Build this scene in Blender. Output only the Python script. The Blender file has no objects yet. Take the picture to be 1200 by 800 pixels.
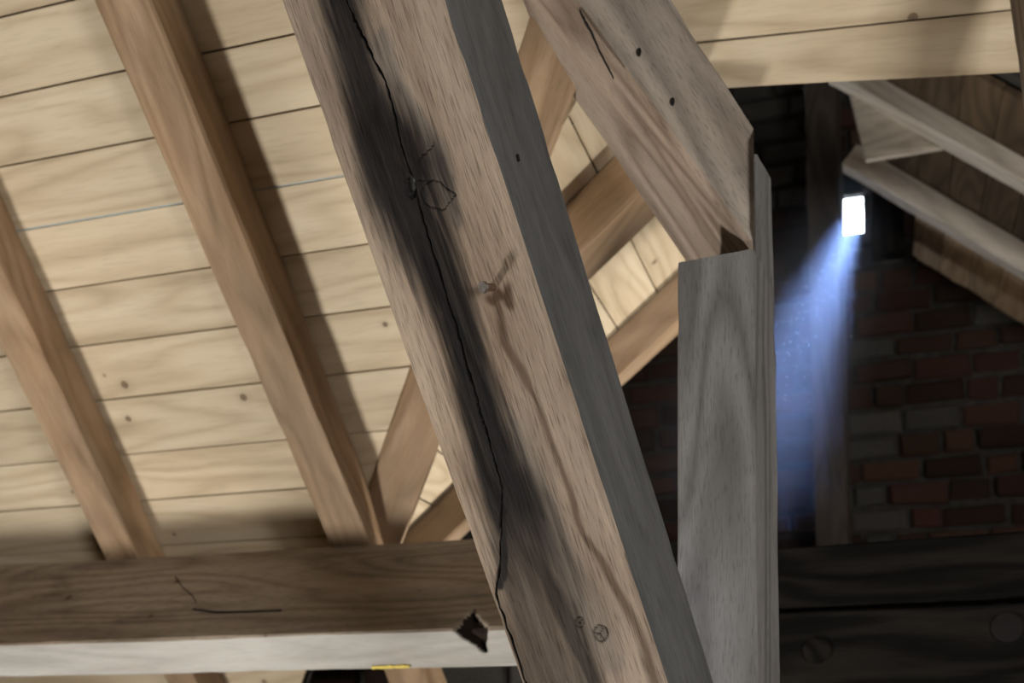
import bpy, math, random
import numpy as np

# ------------------------------------------------------------------ camera, sky, sun, flood lamp, added fill lights, exposure
sc = bpy.context.scene
F, PITCH, PY = 1333.333, math.radians(4.0), 778.0
CAM = np.array([0.0, 0.0, 1.6])
cam_data = bpy.data.cameras.new('camera')
cam_data.sensor_width = 36.0
cam_data.lens = 40.0
cam_data.shift_y = (PY - 400.0) / 1200.0
cam_data.clip_start = 0.05
cam_data.dof.use_dof = True
cam_data.dof.focus_distance = 1.6
cam_data.dof.aperture_fstop = 4.5
camera = bpy.data.objects.new('camera', cam_data)
sc.collection.objects.link(camera)
camera.location = CAM.tolist()
camera.rotation_euler = (math.radians(90) + PITCH, 0, 0)
sc.camera = camera

world = bpy.data.worlds.new('sky')
sc.world = world
world.use_nodes = True
world.node_tree.nodes['Background'].inputs[0].default_value = (0.80, 0.90, 1.0, 1)
world.node_tree.nodes['Background'].inputs[1].default_value = 14.0

SUN_FROM = np.array([1.71, 5.6, 4.28])
SUN_TO = np.array([0.695, 3.0, 2.56])


def vec_to_quat(d):
    from mathutils import Vector
    return Vector(d.tolist()).to_track_quat('-Z', 'Y')


sun_data = bpy.data.lights.new('sun', 'SUN')
sun_data.energy = 260.0
sun_data.angle = math.radians(5.0)
sun_data.color = (0.36, 0.52, 1.0)
sun = bpy.data.objects.new('sun', sun_data)
sc.collection.objects.link(sun)
sun.rotation_mode = 'QUATERNION'
sun.rotation_quaternion = vec_to_quat(SUN_TO - SUN_FROM)
sun.location = (4, 9, 7)

# flood lamp standing low on the left, shining up at the boarded slope
flood_data = bpy.data.lights.new('flood_lamp_light', 'AREA')
flood_data.shape = 'DISK'
flood_data.size = 0.38
flood_data.energy = 53.0
flood_data.spread = math.radians(150)
flood_data.color = (1.0, 0.95, 0.87)
flood = bpy.data.objects.new('flood_lamp_light', flood_data)
sc.collection.objects.link(flood)
flood.location = (-1.95, 1.85, 0.38)
flood.rotation_mode = 'QUATERNION'
flood.rotation_quaternion = vec_to_quat(np.array([0.62, -0.05, 0.80]))

# added fill light behind the camera; no window stands there
rear_fill_data = bpy.data.lights.new('rear_fill_light', 'AREA')
rear_fill_data.shape = 'RECTANGLE'
rear_fill_data.size, rear_fill_data.size_y = 1.4, 1.0
rear_fill_data.energy = 165.0
rear_fill_data.color = (1.0, 0.95, 0.88)
rear_fill = bpy.data.objects.new('rear_fill_light', rear_fill_data)
sc.collection.objects.link(rear_fill)
rear_fill.location = (1.9, -2.3, 1.5)
rear_fill.rotation_mode = 'QUATERNION'
rear_fill.rotation_quaternion = vec_to_quat(np.array([-0.2, 1.0, 0.16]))

# added fill spot low in the wing, brightening its roof; no lamp is built
lamp_data = bpy.data.lights.new('wing_fill_light', 'SPOT')
lamp_data.spot_size = math.radians(78)
lamp_data.spot_blend = 0.7
lamp_data.shadow_soft_size = 0.14
lamp_data.energy = 310.0
lamp_data.color = (1.0, 0.94, 0.84)
lamp = bpy.data.objects.new('wing_fill_light', lamp_data)
sc.collection.objects.link(lamp)
lamp.location = (1.25, 3.35, 0.3)
lamp.rotation_mode = 'QUATERNION'
lamp.rotation_quaternion = vec_to_quat(np.array([-0.26, -0.10, 1.0]))

sc.view_settings.view_transform = 'Standard'
sc.view_settings.look = 'None'
sc.view_settings.gamma = 1.0
sc.view_settings.use_curve_mapping = False
sc.view_settings.exposure = 0.0

# ------------------------------------------------------------------ geometry helpers
rng = random.Random(7)
nrng = np.random.RandomState(11)


def nz(v):
    v = np.asarray(v, float)
    return v / np.linalg.norm(v)


def raydir(x, y):
    a, b = (x - 600) / F, -(y - PY) / F
    c, s = math.cos(PITCH), math.sin(PITCH)
    return np.array([a, c - s * b, s + c * b])


def at(x, y, Y):
    d = raydir(x, y)
    return CAM + d * (Y / d[1])


def hit(x, y, p0, n):
    d = raydir(x, y)
    return CAM + d * (np.dot(p0 - CAM, n) / np.dot(d, n))


_tab = nrng.rand(4096)


def vnoise(p):
    """vectorised value noise, p (N,3) -> (N,) in -1..1"""
    p = np.asarray(p, float)
    i = np.floor(p).astype(np.int64)
    f = p - i
    f = f * f * (3 - 2 * f)
    out = np.zeros(len(p))
    for dx in (0, 1):
        for dy in (0, 1):
            for dz in (0, 1):
                h = (i[:, 0] + dx) * 73856093 ^ (i[:, 1] + dy) * 19349663 ^ (i[:, 2] + dz) * 83492791
                w = ((f[:, 0] if dx else 1 - f[:, 0]) * (f[:, 1] if dy else 1 - f[:, 1]) * (f[:, 2] if dz else 1 - f[:, 2]))
                out += _tab[h % 4096] * w
    return out * 2 - 1


def seg_dist(P, poly):
    """distance of 2D points P (N,2) to polyline, with the interpolated third value of the poly points"""
    best = np.full(len(P), 1e9)
    val = np.zeros(len(P))
    for a, b in zip(poly[:-1], poly[1:]):
        a2, b2 = np.array(a[:2], float), np.array(b[:2], float)
        d = b2 - a2
        t = np.clip(((P - a2) @ d) / max(d @ d, 1e-12), 0, 1)
        dist = np.linalg.norm(P - (a2 + t[:, None] * d), axis=1)
        v = (a[2] + t * (b[2] - a[2])) if len(a) > 2 else 0 * t
        m = dist < best
        best[m] = dist[m]
        val[m] = v[m]
    return best, val


def sstep(a, b, x):
    t = np.clip((x - a) / (b - a), 0, 1)
    return t * t * (3 - 2 * t)


def mat4(o, x, y, z):
    from mathutils import Matrix
    return Matrix(((x[0], y[0], z[0], o[0]), (x[1], y[1], z[1], o[1]), (x[2], y[2], z[2], o[2]), (0, 0, 0, 1)))


def tag(o, label=None, cat=None, group=None, kind=None):
    if label:
        o['label'] = label
    if cat:
        o['category'] = cat
    if group:
        o['group'] = group
    if kind:
        o['kind'] = kind
    return o


def new_obj(name, me, mats=(), parent=None, matrix=None):
    if isinstance(me, bpy.types.Mesh) and not me.materials:
        for m in mats:
            me.materials.append(m)
    o = bpy.data.objects.new(name, me)
    sc.collection.objects.link(o)
    if matrix is not None:
        o.matrix_world = matrix
    if parent is not None:
        o.parent = parent
        pm = parent.matrix_basis
        o.matrix_parent_inverse = pm.inverted()
    return o


def mesh_from(name, v, f, smooth=False):
    me = bpy.data.meshes.new(name)
    me.from_pydata([tuple(map(float, p)) for p in v], [], [tuple(map(int, q)) for q in f])
    me.update()
    if smooth:
        me.shade_smooth()
    return me


_seed = [0]


def timber(name, Q0, Q1, mats, label=None, cat='beam', parent=None, step=0.02, k=6, bev=0.006, wob=0.003,
           chip=0.006, cuts=None, facemat=None, hero=None, extend=(0, 0), group=None):
    """sawn timber between two quads of corners; local x runs with the grain"""
    Q0, Q1 = np.array(Q0, float), np.array(Q1, float)
    c0, c1 = Q0.mean(0), Q1.mean(0)
    ax = nz(c1 - c0)
    L0 = np.linalg.norm(c1 - c0)
    Q0, Q1 = Q0 + (Q0 - Q1) * (extend[0] / L0), Q1 + (Q1 - Q0) * (extend[1] / L0)
    c0, c1 = Q0.mean(0), Q1.mean(0)
    L = np.linalg.norm(c1 - c0)
    yv = Q0[1] - Q0[0]
    yv = nz(yv - ax * (yv @ ax))
    zv = np.cross(ax, yv)
    R = np.array([ax, yv, zv])
    q0, q1 = (Q0 - c0) @ R.T, (Q1 - c0) @ R.T
    _seed[0] += 1
    off = np.array([_seed[0] * 17.3, _seed[0] * 5.1, 0])
    n = max(3, int(L / step))
    ts = np.linspace(0, 1, n + 1)
    rows, sides_of, fr_of = [], [], []
    for t in ts:
        q = q0 * (1 - t) + q1 * t
        ring, sd, fr = [], [], []
        for i in range(4):
            a, b = q[i], q[(i + 1) % 4]
            w = np.linalg.norm(b - a)
            bb = min(0.2, bev / w)
            if hero and i == hero['side']:
                us = hero['cols'](a * 0.5 + b * 0.5, q, bb)
            else:
                us = np.linspace(bb, 1 - bb, k)
            ring.append(a[None] + (b - a)[None] * us[:, None])
            sd += [i] * len(us)
            fr += list(us)
        rows.append(np.concatenate(ring))
        sides_of.append(sd)
        fr_of.append(fr)
    V = np.array(rows)
    m = V.shape[1]
    side = np.array(sides_of[0])
    fr = np.array(fr_of)
    # outward displacement
    cen = (V.mean(1))[:, None, :]
    q = q0
    disp = np.zeros(V.shape)
    for i in range(4):
        a, b = q[i], q[(i + 1) % 4]
        d = b - a
        nn = np.array([0, d[2], -d[1]])
        nn = nz(nn)
        if nn @ ((a + b) / 2 - q.mean(0)) < 0:
            nn = -nn
        s = side == i
        pts = V[:, s].reshape(-1, 3)
        amp = wob * (vnoise(pts * np.array([2.5, 9, 9]) + off + i * 3.7) + 0.4 * vnoise(pts * np.array([9, 40, 40]) + off))
        u = fr[:, s].reshape(-1)
        w = np.linalg.norm(d)
        edge = np.minimum(u, 1 - u) * w
        ch = np.clip(vnoise(pts * np.array([14, 3, 3]) + off * 1.7) * 1.6 - 0.35, 0, 1) * np.exp(-edge / (bev * 1.3))
        amp = amp - chip * ch
        if hero and i == hero['side']:
            amp = amp + hero['disp'](pts, u)
        disp[:, s] += (amp[:, None] * nn).reshape(n + 1, -1, 3)
        if not (hero and i == hero['side']):
            pass
    V = V + disp
    if cuts:                                              # planes (point, normal): everything past them is pressed back along the grain
        for (pp, pn) in cuts:
            pl, nl = (np.array(pp) - c0) @ R.T, R @ np.array(pn)
            dd = (V - pl) @ nl
            over = dd > 0
            V[..., 0] -= np.where(over, dd / nl[0], 0)
    verts = V.reshape(-1, 3)
    faces, fm = [], []
    for r in range(n):
        for j in range(m):
            j2 = (j + 1) % m
            faces.append((r * m + j, r * m + j2, (r + 1) * m + j2, (r + 1) * m + j))
            s = side[j]
            fm.append(facemat.get(int(s), 0) if facemat else 0)
    faces.append(tuple(range(m))[::-1])
    faces.append(tuple(n * m + j for j in range(m)))
    fm += [0, 0]
    # orientation
    me = mesh_from(name, verts, faces, True)
    e = np.cross(verts[1] - verts[0], verts[m] - verts[0])
    if e @ (verts[0] - V[0].mean(0)) < 0:
        me.flip_normals()
    me.polygons.foreach_set('material_index', np.array(fm, dtype=np.int32))
    me.set_sharp_from_angle(angle=math.radians(32))
    if hero:
        hero['attr'](me, V, side, fr)
    for mm in mats:
        me.materials.append(mm)
    o = new_obj(name, me, (), parent, mat4(c0, ax, yv, zv))
    tag(o, label, cat if parent is None else None, group)
    return o


def beam_quads(eA, eB, eC, yB0, yB1, dA):
    """two square section quads (A, B, C, D) from three visible arrises; B is the near arris, dA the way from B to A"""
    b0, b1 = at(*eB[0], yB0), at(*eB[1], yB1)
    ax = nz(b1 - b0)
    ea = np.array(dA, float)
    ea = nz(ea - ax * (ea @ ax))
    ec = np.cross(ax, ea)
    nA = np.cross(raydir(*eA[0]), raydir(*eA[1]))
    nC = np.cross(raydir(*eC[0]), raydir(*eC[1]))
    out = []
    for b in (b0, b1):
        A = b - ea * (((b - CAM) @ nA) / (ea @ nA))
        C = b - ec * (((b - CAM) @ nC) / (ec @ nC))
        out.append([A, b, C, A + C - b])
    return out


def box_quads(p0, p1, u, w, h, v=None):
    """quads of a w x h section centred on the line p0-p1; u is the width direction"""
    ax = nz(p1 - p0)
    u = nz(np.array(u) - ax * (np.array(u) @ ax))
    v = np.cross(ax, u)
    r = []
    for p in (p0, p1):
        r.append([p - u * w / 2 - v * h / 2, p + u * w / 2 - v * h / 2, p + u * w / 2 + v * h / 2, p - u * w / 2 + v * h / 2])
    return r


# ------------------------------------------------------------------ materials
def node(nt, t, **kw):
    n = nt.nodes.new(t)
    for k_, v in kw.items():
        if k_.startswith('i_'):
            n.inputs[int(k_[2:])].default_value = v
        else:
            setattr(n, k_, v)
    return n


def lk(nt, a, b):
    nt.links.new(a, b)


def ramp(nt, fac, stops):
    r = node(nt, 'ShaderNodeValToRGB')
    els = r.color_ramp.elements
    while len(els) < len(stops):
        els.new(0.5)
    for e, (p, c) in zip(els, stops):
        e.position = p
        e.color = (c[0], c[1], c[2], 1)
    lk(nt, fac, r.inputs[0])
    return r.outputs[0]


def mixc(nt, fac, a, b, mode='MIX'):
    m = node(nt, 'ShaderNodeMix', data_type='RGBA', blend_type=mode)
    for s, v in ((m.inputs[0], fac), (m.inputs[6], a), (m.inputs[7], b)):
        if hasattr(v, 'links'):
            lk(nt, v, s)
        elif isinstance(v, tuple):
            s.default_value = (v[0], v[1], v[2], 1)
        else:
            s.default_value = v
    return m.outputs[2]


def math_(nt, op, a, b=0.0, clamp=False):
    m = node(nt, 'ShaderNodeMath', operation=op, use_clamp=clamp)
    for s, v in ((m.inputs[0], a), (m.inputs[1], b)):
        if hasattr(v, 'links'):
            lk(nt, v, s)
        else:
            s.default_value = v
    return m.outputs[0]


def noise_at(nt, vec, scale, detail=4.0, rough=0.55, dist=0.0, sc_=1.0):
    mp = node(nt, 'ShaderNodeMapping')
    mp.inputs['Scale'].default_value = scale
    lk(nt, vec, mp.inputs[0])
    n = node(nt, 'ShaderNodeTexNoise')
    n.inputs['Scale'].default_value = sc_
    n.inputs['Detail'].default_value = detail
    n.inputs['Roughness'].default_value = rough
    n.inputs['Distortion'].default_value = dist
    lk(nt, mp.outputs[0], n.inputs['Vector'])
    return n.outputs[0]


def wood(name, dark, mid, light, gray=None, gray_amt=0.0, rings=0.35, ring_scale=22.0, fibre=0.3, knots=0.0,
         rough=0.75, bump=0.25, tint=0.12, hero=False, coarse=(1.3, 9, 9), patch=0.0, patch_col=(0.03, 0.025, 0.02), fib_scale=(14, 420, 420), spec=0.25, pore=0.62):
    m = bpy.data.materials.new(name)
    m.use_nodes = True
    nt = m.node_tree
    bs = nt.nodes['Principled BSDF']
    tc = node(nt, 'ShaderNodeTexCoord')
    oi = node(nt, 'ShaderNodeObjectInfo')
    vm = node(nt, 'ShaderNodeVectorMath', operation='SCALE')
    vm.inputs[0].default_value = (31.0, 7.3, 5.1)
    lk(nt, oi.outputs['Random'], vm.inputs[3])
    va = node(nt, 'ShaderNodeVectorMath', operation='ADD')
    lk(nt, tc.outputs['Object'], va.inputs[0])
    lk(nt, vm.outputs[0], va.inputs[1])
    P = va.outputs[0]
    co = noise_at(nt, P, coarse, 5.0, 0.6, 0.4)
    # growth rings: contour lines of a smooth field stretched along the grain
    rn = noise_at(nt, P, (0.9, 5.5, 5.5), 1.5, 0.45, 0.25)
    rw = math_(nt, 'SINE', math_(nt, 'MULTIPLY', rn, ring_scale * 3.2))
    rg = math_(nt, 'POWER', math_(nt, 'ADD', math_(nt, 'MULTIPLY', rw, 0.5), 0.5), 0.6)
    fi = noise_at(nt, P, fib_scale, 3.0, 0.6)
    base_f = math_(nt, 'ADD', math_(nt, 'MULTIPLY', co, 1.0 - rings * 0.5 - fibre * 0.5),
                   math_(nt, 'ADD', math_(nt, 'MULTIPLY', rg, rings * 0.5), math_(nt, 'MULTIPLY', fi, fibre * 0.5)))
    col = ramp(nt, base_f, [(0.30, dark), (0.50, mid), (0.70, light)])
    # per-piece tint
    hv = node(nt, 'ShaderNodeHueSaturation')
    lk(nt, col, hv.inputs['Color'])
    v = math_(nt, 'ADD', math_(nt, 'MULTIPLY', oi.outputs['Random'], tint * 2), 1.0 - tint)
    lk(nt, v, hv.inputs['Value'])
    col = hv.outputs[0]
    if gray is not None:
        g = noise_at(nt, P, (1.1, 5, 5), 4.0, 0.6, 0.3)
        gm = math_(nt, 'MULTIPLY', ramp(nt, g, [(0.36, (0, 0, 0)), (0.62, (1, 1, 1))]), gray_amt)
        gcol = ramp(nt, base_f, [(0.3, tuple(c * 0.55 for c in gray)), (0.7, gray)])
        col = mixc(nt, gm, col, gcol)
    if patch > 0:
        g = noise_at(nt, P, (2.2, 7, 7), 5.0, 0.65, 0.6)
        gm = math_(nt, 'MULTIPLY', ramp(nt, g, [(0.53, (0, 0, 0)), (0.70, (1, 1, 1))]), patch)
        col = mixc(nt, gm, col, patch_col)
    hgt = math_(nt, 'ADD', math_(nt, 'MULTIPLY', fi, 0.6), math_(nt, 'MULTIPLY', co, 0.6))
    if knots > 0:
        mk = node(nt, 'ShaderNodeMapping')
        mk.inputs['Scale'].default_value = (2.6, 6.5, 0.0)
        lk(nt, P, mk.inputs[0])
        vo = node(nt, 'ShaderNodeTexVoronoi', voronoi_dimensions='2D')
        vo.inputs['Scale'].default_value = 1.0
        lk(nt, mk.outputs[0], vo.inputs['Vector'])
        sep = node(nt, 'ShaderNodeSeparateColor')
        lk(nt, vo.outputs['Color'], sep.inputs[0])
        on = math_(nt, 'GREATER_THAN', sep.outputs[0], 1.0 - knots)
        # true distance in metres from the cell point: undo the anisotropic scale
        sub = node(nt, 'ShaderNodeVectorMath', operation='SUBTRACT')
        lk(nt, mk.outputs[0], sub.inputs[0])
        lk(nt, vo.outputs['Position'], sub.inputs[1])
        mul = node(nt, 'ShaderNodeVectorMath', operation='MULTIPLY')
        mul.inputs[1].default_value = (1 / 2.6, 1 / 6.5, 0)
        lk(nt, sub.outputs[0], mul.inputs[0])
        ln = node(nt, 'ShaderNodeVectorMath', operation='LENGTH')
        lk(nt, mul.outputs[0], ln.inputs[0])
        r_ = math_(nt, 'ADD', ln.outputs['Value'], math_(nt, 'MULTIPLY', math_(nt, 'SUBTRACT', fi, 0.5), 0.004))
        rad = math_(nt, 'ADD', math_(nt, 'MULTIPLY', sep.outputs[1], 0.010), 0.004)
        kq = math_(nt, 'DIVIDE', r_, rad)
        km = math_(nt, 'MULTIPLY', ramp(nt, kq, [(0.0, (1, 1, 1)), (0.55, (0.75, 0.75, 0.75)), (0.8, (1, 1, 1)), (1.0, (0, 0, 0))]), on)
        halo = math_(nt, 'MULTIPLY', math_(nt, 'MULTIPLY', ramp(nt, math_(nt, 'MULTIPLY', kq, 0.3), [(0.25, (1, 1, 1)), (0.9, (0, 0, 0))]), on), 0.25)
        col = mixc(nt, halo, col, tuple(c * 0.7 for c in dark))
        col = mixc(nt, math_(nt, 'MULTIPLY', km, 0.85), col, (0.085, 0.045, 0.022))
    if hero:
        at_ = node(nt, 'ShaderNodeAttribute', attribute_name='stain')
        sp = node(nt, 'ShaderNodeSeparateColor')
        lk(nt, at_.outputs['Color'], sp.inputs[0])
        wa_ = node(nt, 'ShaderNodeAttribute', attribute_name='weathering')
        gc = ramp(nt, base_f, [(0.35, (0.10, 0.092, 0.085)), (0.65, (0.20, 0.185, 0.17))])
        col = mixc(nt, wa_.outputs['Fac'], col, gc)
        st = math_(nt, 'MULTIPLY', sp.outputs[0], math_(nt, 'ADD', math_(nt, 'MULTIPLY', fi, 0.3), 0.86), True)
        dk = ramp(nt, base_f, [(0.35, (0.005, 0.0047, 0.0049)), (0.65, (0.024, 0.0217, 0.0222))])
        col = mixc(nt, st, col, dk)
        col = mixc(nt, math_(nt, 'MULTIPLY', sp.outputs[1], 0.85), col, (0.050, 0.028, 0.016))
        col = mixc(nt, sp.outputs[2], col, (0.004, 0.004, 0.005))
    # dark pores in the fibres
    po = noise_at(nt, P, (fib_scale[0] * 1.7, fib_scale[1] * 0.9, fib_scale[2] * 0.9), 2.0, 0.5)
    pm = ramp(nt, po, [(0.30, (pore, pore, pore)), (0.47, (1, 1, 1))])
    col = mixc(nt, min(1.0, fibre * 1.8), col, mixc(nt, 1.0, col, pm, 'MULTIPLY'))
    lk(nt, col, bs.inputs['Base Color'])
    bs.inputs['Roughness'].default_value = rough
    bs.inputs['Specular IOR Level'].default_value = spec
    bp = node(nt, 'ShaderNodeBump')
    bp.inputs['Strength'].default_value = bump
    bp.inputs['Distance'].default_value = 0.004
    lk(nt, hgt, bp.inputs['Height'])
    lk(nt, bp.outputs[0], bs.inputs['Normal'])
    return m


def plain(name, col, rough=0.7, metal=0.0, var=0.3, scale=30.0, bump=0.3, spec=0.3, rnd=0.0):
    m = bpy.data.materials.new(name)
    m.use_nodes = True
    nt = m.node_tree
    bs = nt.nodes['Principled BSDF']
    tc = node(nt, 'ShaderNodeTexCoord')
    n = noise_at(nt, tc.outputs['Object'], (1, 1, 1), 5.0, 0.65, 0.2, scale)
    c = ramp(nt, n, [(0.3, tuple(x * (1 - var) for x in col)), (0.7, tuple(min(1, x * (1 + var)) for x in col))])
    if rnd:
        oi = node(nt, 'ShaderNodeObjectInfo')
        hv = node(nt, 'ShaderNodeHueSaturation')
        lk(nt, c, hv.inputs['Color'])
        lk(nt, math_(nt, 'ADD', math_(nt, 'MULTIPLY', oi.outputs['Random'], 2 * rnd), 1 - rnd), hv.inputs['Value'])
        lk(nt, math_(nt, 'ADD', math_(nt, 'MULTIPLY', math_(nt, 'FRACT', math_(nt, 'MULTIPLY', oi.outputs['Random'], 7.31)), 0.035), 0.48), hv.inputs['Hue'])
        c = hv.outputs[0]
    lk(nt, c, bs.inputs['Base Color'])
    bs.inputs['Roughness'].default_value = rough
    bs.inputs['Metallic'].default_value = metal
    bs.inputs['Specular IOR Level'].default_value = spec
    bp = node(nt, 'ShaderNodeBump')
    bp.inputs['Strength'].default_value = bump
    bp.inputs['Distance'].default_value = 0.006
    lk(nt, n, bp.inputs['Height'])
    lk(nt, bp.outputs[0], bs.inputs['Normal'])
    return m


M_pine = wood('pine_board_wood', (0.385, 0.305, 0.205), (0.495, 0.405, 0.285), (0.58, 0.495, 0.365), rings=0.38, ring_scale=18, fibre=0.14, knots=0.26,
              rough=0.7, bump=0.06, tint=0.07, coarse=(0.9, 10, 10), fib_scale=(8, 160, 160))
M_rafter = wood('rafter_wood', (0.17, 0.105, 0.055), (0.27, 0.175, 0.10), (0.38, 0.265, 0.165), gray=(0.30, 0.24, 0.185), gray_amt=0.45, fibre=0.25,
                rings=0.25, patch=0.25, patch_col=(0.09, 0.055, 0.03), bump=0.2)
M_oak_hero = wood('weathered_oak_strut', (0.17, 0.122, 0.088), (0.30, 0.232, 0.175), (0.44, 0.36, 0.285), gray=(0.33, 0.284, 0.243), gray_amt=0.45, fibre=0.55,
                  rings=0.2, bump=0.7, hero=True, fib_scale=(13, 520, 520), tint=0.02, pore=0.5, spec=0.1)
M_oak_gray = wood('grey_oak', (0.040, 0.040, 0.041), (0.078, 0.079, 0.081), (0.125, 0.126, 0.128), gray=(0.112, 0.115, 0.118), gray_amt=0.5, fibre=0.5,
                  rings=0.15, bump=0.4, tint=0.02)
M_oak_post = wood('ashen_oak', (0.068, 0.066, 0.065), (0.12, 0.117, 0.115), (0.19, 0.187, 0.185), gray=(0.155, 0.156, 0.160), gray_amt=0.6, fibre=0.35,
                  rings=0.5, ring_scale=20, bump=0.8, tint=0.02, patch=0.45, patch_col=(0.075, 0.068, 0.062), fib_scale=(22, 380, 380), pore=0.5)
M_oak_brace = wood('brown_oak', (0.14, 0.097, 0.07), (0.225, 0.168, 0.128), (0.32, 0.25, 0.195), gray=(0.24, 0.212, 0.185), gray_amt=0.5, fibre=0.35,
                   rings=0.65, ring_scale=24, bump=0.7, tint=0.02, fib_scale=(22, 380, 380), pore=0.5)
M_oak_brace_side = wood('grey_brown_oak', (0.15, 0.122, 0.10), (0.25, 0.212, 0.18), (0.37, 0.325, 0.28), gray=(0.33, 0.31, 0.28), gray_amt=0.6, fibre=0.35,
                        rings=0.45, ring_scale=20, bump=0.8, tint=0.02, fib_scale=(22, 380, 380), pore=0.5, patch=0.5, patch_col=(0.06, 0.05, 0.042))
M_purlin = wood('purlin_wood', (0.135, 0.10, 0.07), (0.245, 0.188, 0.138), (0.36, 0.29, 0.22), gray=(0.27, 0.23, 0.19), gray_amt=0.5, fibre=0.3,
                rings=0.4, ring_scale=22, bump=0.8, tint=0.02, knots=0.3, fib_scale=(20, 200, 200), pore=0.5, patch=0.5, patch_col=(0.05, 0.037, 0.028))
M_limewash = wood('limewashed_wood', (0.24, 0.228, 0.21), (0.335, 0.325, 0.305), (0.41, 0.40, 0.382), fibre=0.2, rings=0.2, bump=0.25, tint=0.02,
                  patch=0.3, patch_col=(0.40, 0.34, 0.27))
M_dark = wood('dark_oak', (0.003, 0.003, 0.003), (0.006, 0.0055, 0.005), (0.016, 0.014, 0.012), fibre=0.4, rings=0.4, bump=0.5, tint=0.05, spec=0.03)  # even near-black oak for rails, stub and bolt plate
M_wing = wood('wing_rafter_wood', (0.36, 0.31, 0.25), (0.52, 0.465, 0.40), (0.64, 0.59, 0.52), gray=(0.50, 0.47, 0.42), gray_amt=0.5, fibre=0.25, rings=0.3, bump=0.2, patch=0.3, patch_col=(0.14, 0.10, 0.07))
M_wing_board_shade = wood('shaded_wing_board_wood', (0.040, 0.026, 0.015), (0.068, 0.045, 0.026), (0.105, 0.073, 0.044), fibre=0.2, rings=0.4, bump=0.15, tint=0.15, patch=0.3, patch_col=(0.10, 0.065, 0.04))  # shaded copy of the right slope's boards, shade put into the colour
M_wing_board_lit = wood('lit_wing_board_wood', (0.24, 0.15, 0.08), (0.36, 0.24, 0.14), (0.46, 0.33, 0.20), fibre=0.2, rings=0.4, bump=0.15, tint=0.12)  # lit copy of the same boards, the light put into the colour
M_thin_post = wood('brown_post_wood', (0.028, 0.022, 0.018), (0.05, 0.04, 0.033), (0.08, 0.066, 0.056), fibre=0.4, rings=0.3, bump=0.4)
M_felt = plain('roofing_felt', (0.03, 0.028, 0.026), 0.9)
M_glint = plain('joint_glint', (0.26, 0.36, 0.41), 0.35, var=0.2, scale=14)
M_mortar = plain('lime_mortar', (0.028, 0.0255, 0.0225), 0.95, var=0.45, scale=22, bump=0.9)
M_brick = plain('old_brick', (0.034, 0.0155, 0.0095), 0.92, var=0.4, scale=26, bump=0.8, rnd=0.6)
M_stone = plain('pale_stone', (0.05, 0.047, 0.043), 0.95, var=0.4, scale=18, bump=0.9, rnd=0.25)
M_plaster = plain('rough_wall_plaster', (0.30, 0.27, 0.23), 0.9, var=0.15, scale=6)
M_floor = plain('floor_plank_wood', (0.25, 0.18, 0.12), 0.8, var=0.2, scale=8)
M_resin = plain('black_resin', (0.006, 0.0055, 0.006), 0.28, var=0.5, scale=260, bump=1.0, spec=0.8)
M_iron = plain('worn_iron', (0.22, 0.20, 0.19), 0.42, metal=0.85, var=0.4, scale=300, bump=0.3)
M_rust = plain('rusty_iron', (0.10, 0.062, 0.045), 0.75, metal=0.2, var=0.4, scale=300, bump=0.3)
M_yellow = plain('yellow_chalk', (0.62, 0.50, 0.12), 0.8, var=0.2, scale=60)
M_rot = plain('rotten_wood', (0.016, 0.010, 0.007), 0.95, var=0.5, scale=60, bump=0.8)
M_hole = plain('dark_bore', (0.006, 0.005, 0.005), 0.95, var=0.2)  # black standing in for the shade in holes and cracks; also a knot
M_dust = plain('airborne_dust', (0.85, 0.88, 0.95), 0.9, var=0.05)

# ------------------------------------------------------------------ main roof axes
AZ, SLOPE = math.radians(18), math.radians(47)
Z = np.array([0, 0, 1.0])
D = np.array([-math.cos(AZ), math.sin(AZ), 0])
D2 = np.array([math.sin(AZ), math.cos(AZ), 0])
U = -D2 * math.cos(SLOPE) + Z * math.sin(SLOPE)
N = np.cross(D, U)                                        # outward, upward
P0 = at(385, 640, 3.2)


def on_roof(s, t, h=0.0):
    return P0 + D * s + U * t - N * h


V0, V1 = hit(437, 555, P0, N), hit(480, 430, P0, N)
VD = nz(V1 - V0)
SL2 = math.radians(40)
U2 = -D * math.cos(SL2) + Z * math.sin(SL2)               # wing's left slope rises to the right
N2 = nz(np.cross(D2, U2))
if N2[2] < 0:
    N2 = -N2
VDI = nz(np.cross(N, N2))                                 # where the two slopes meet
if VDI[2] < 0:
    VDI = -VDI


def valley_s(t):
    edge = -0.206 - 0.657 * (t - 0.218)
    if t > 0.55:                                          # above the strut the boards run on to the true meeting line
        edge = min(edge, -0.206 + (VDI @ D) / (VDI @ U) * (t - 0.218))
    return edge


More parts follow.
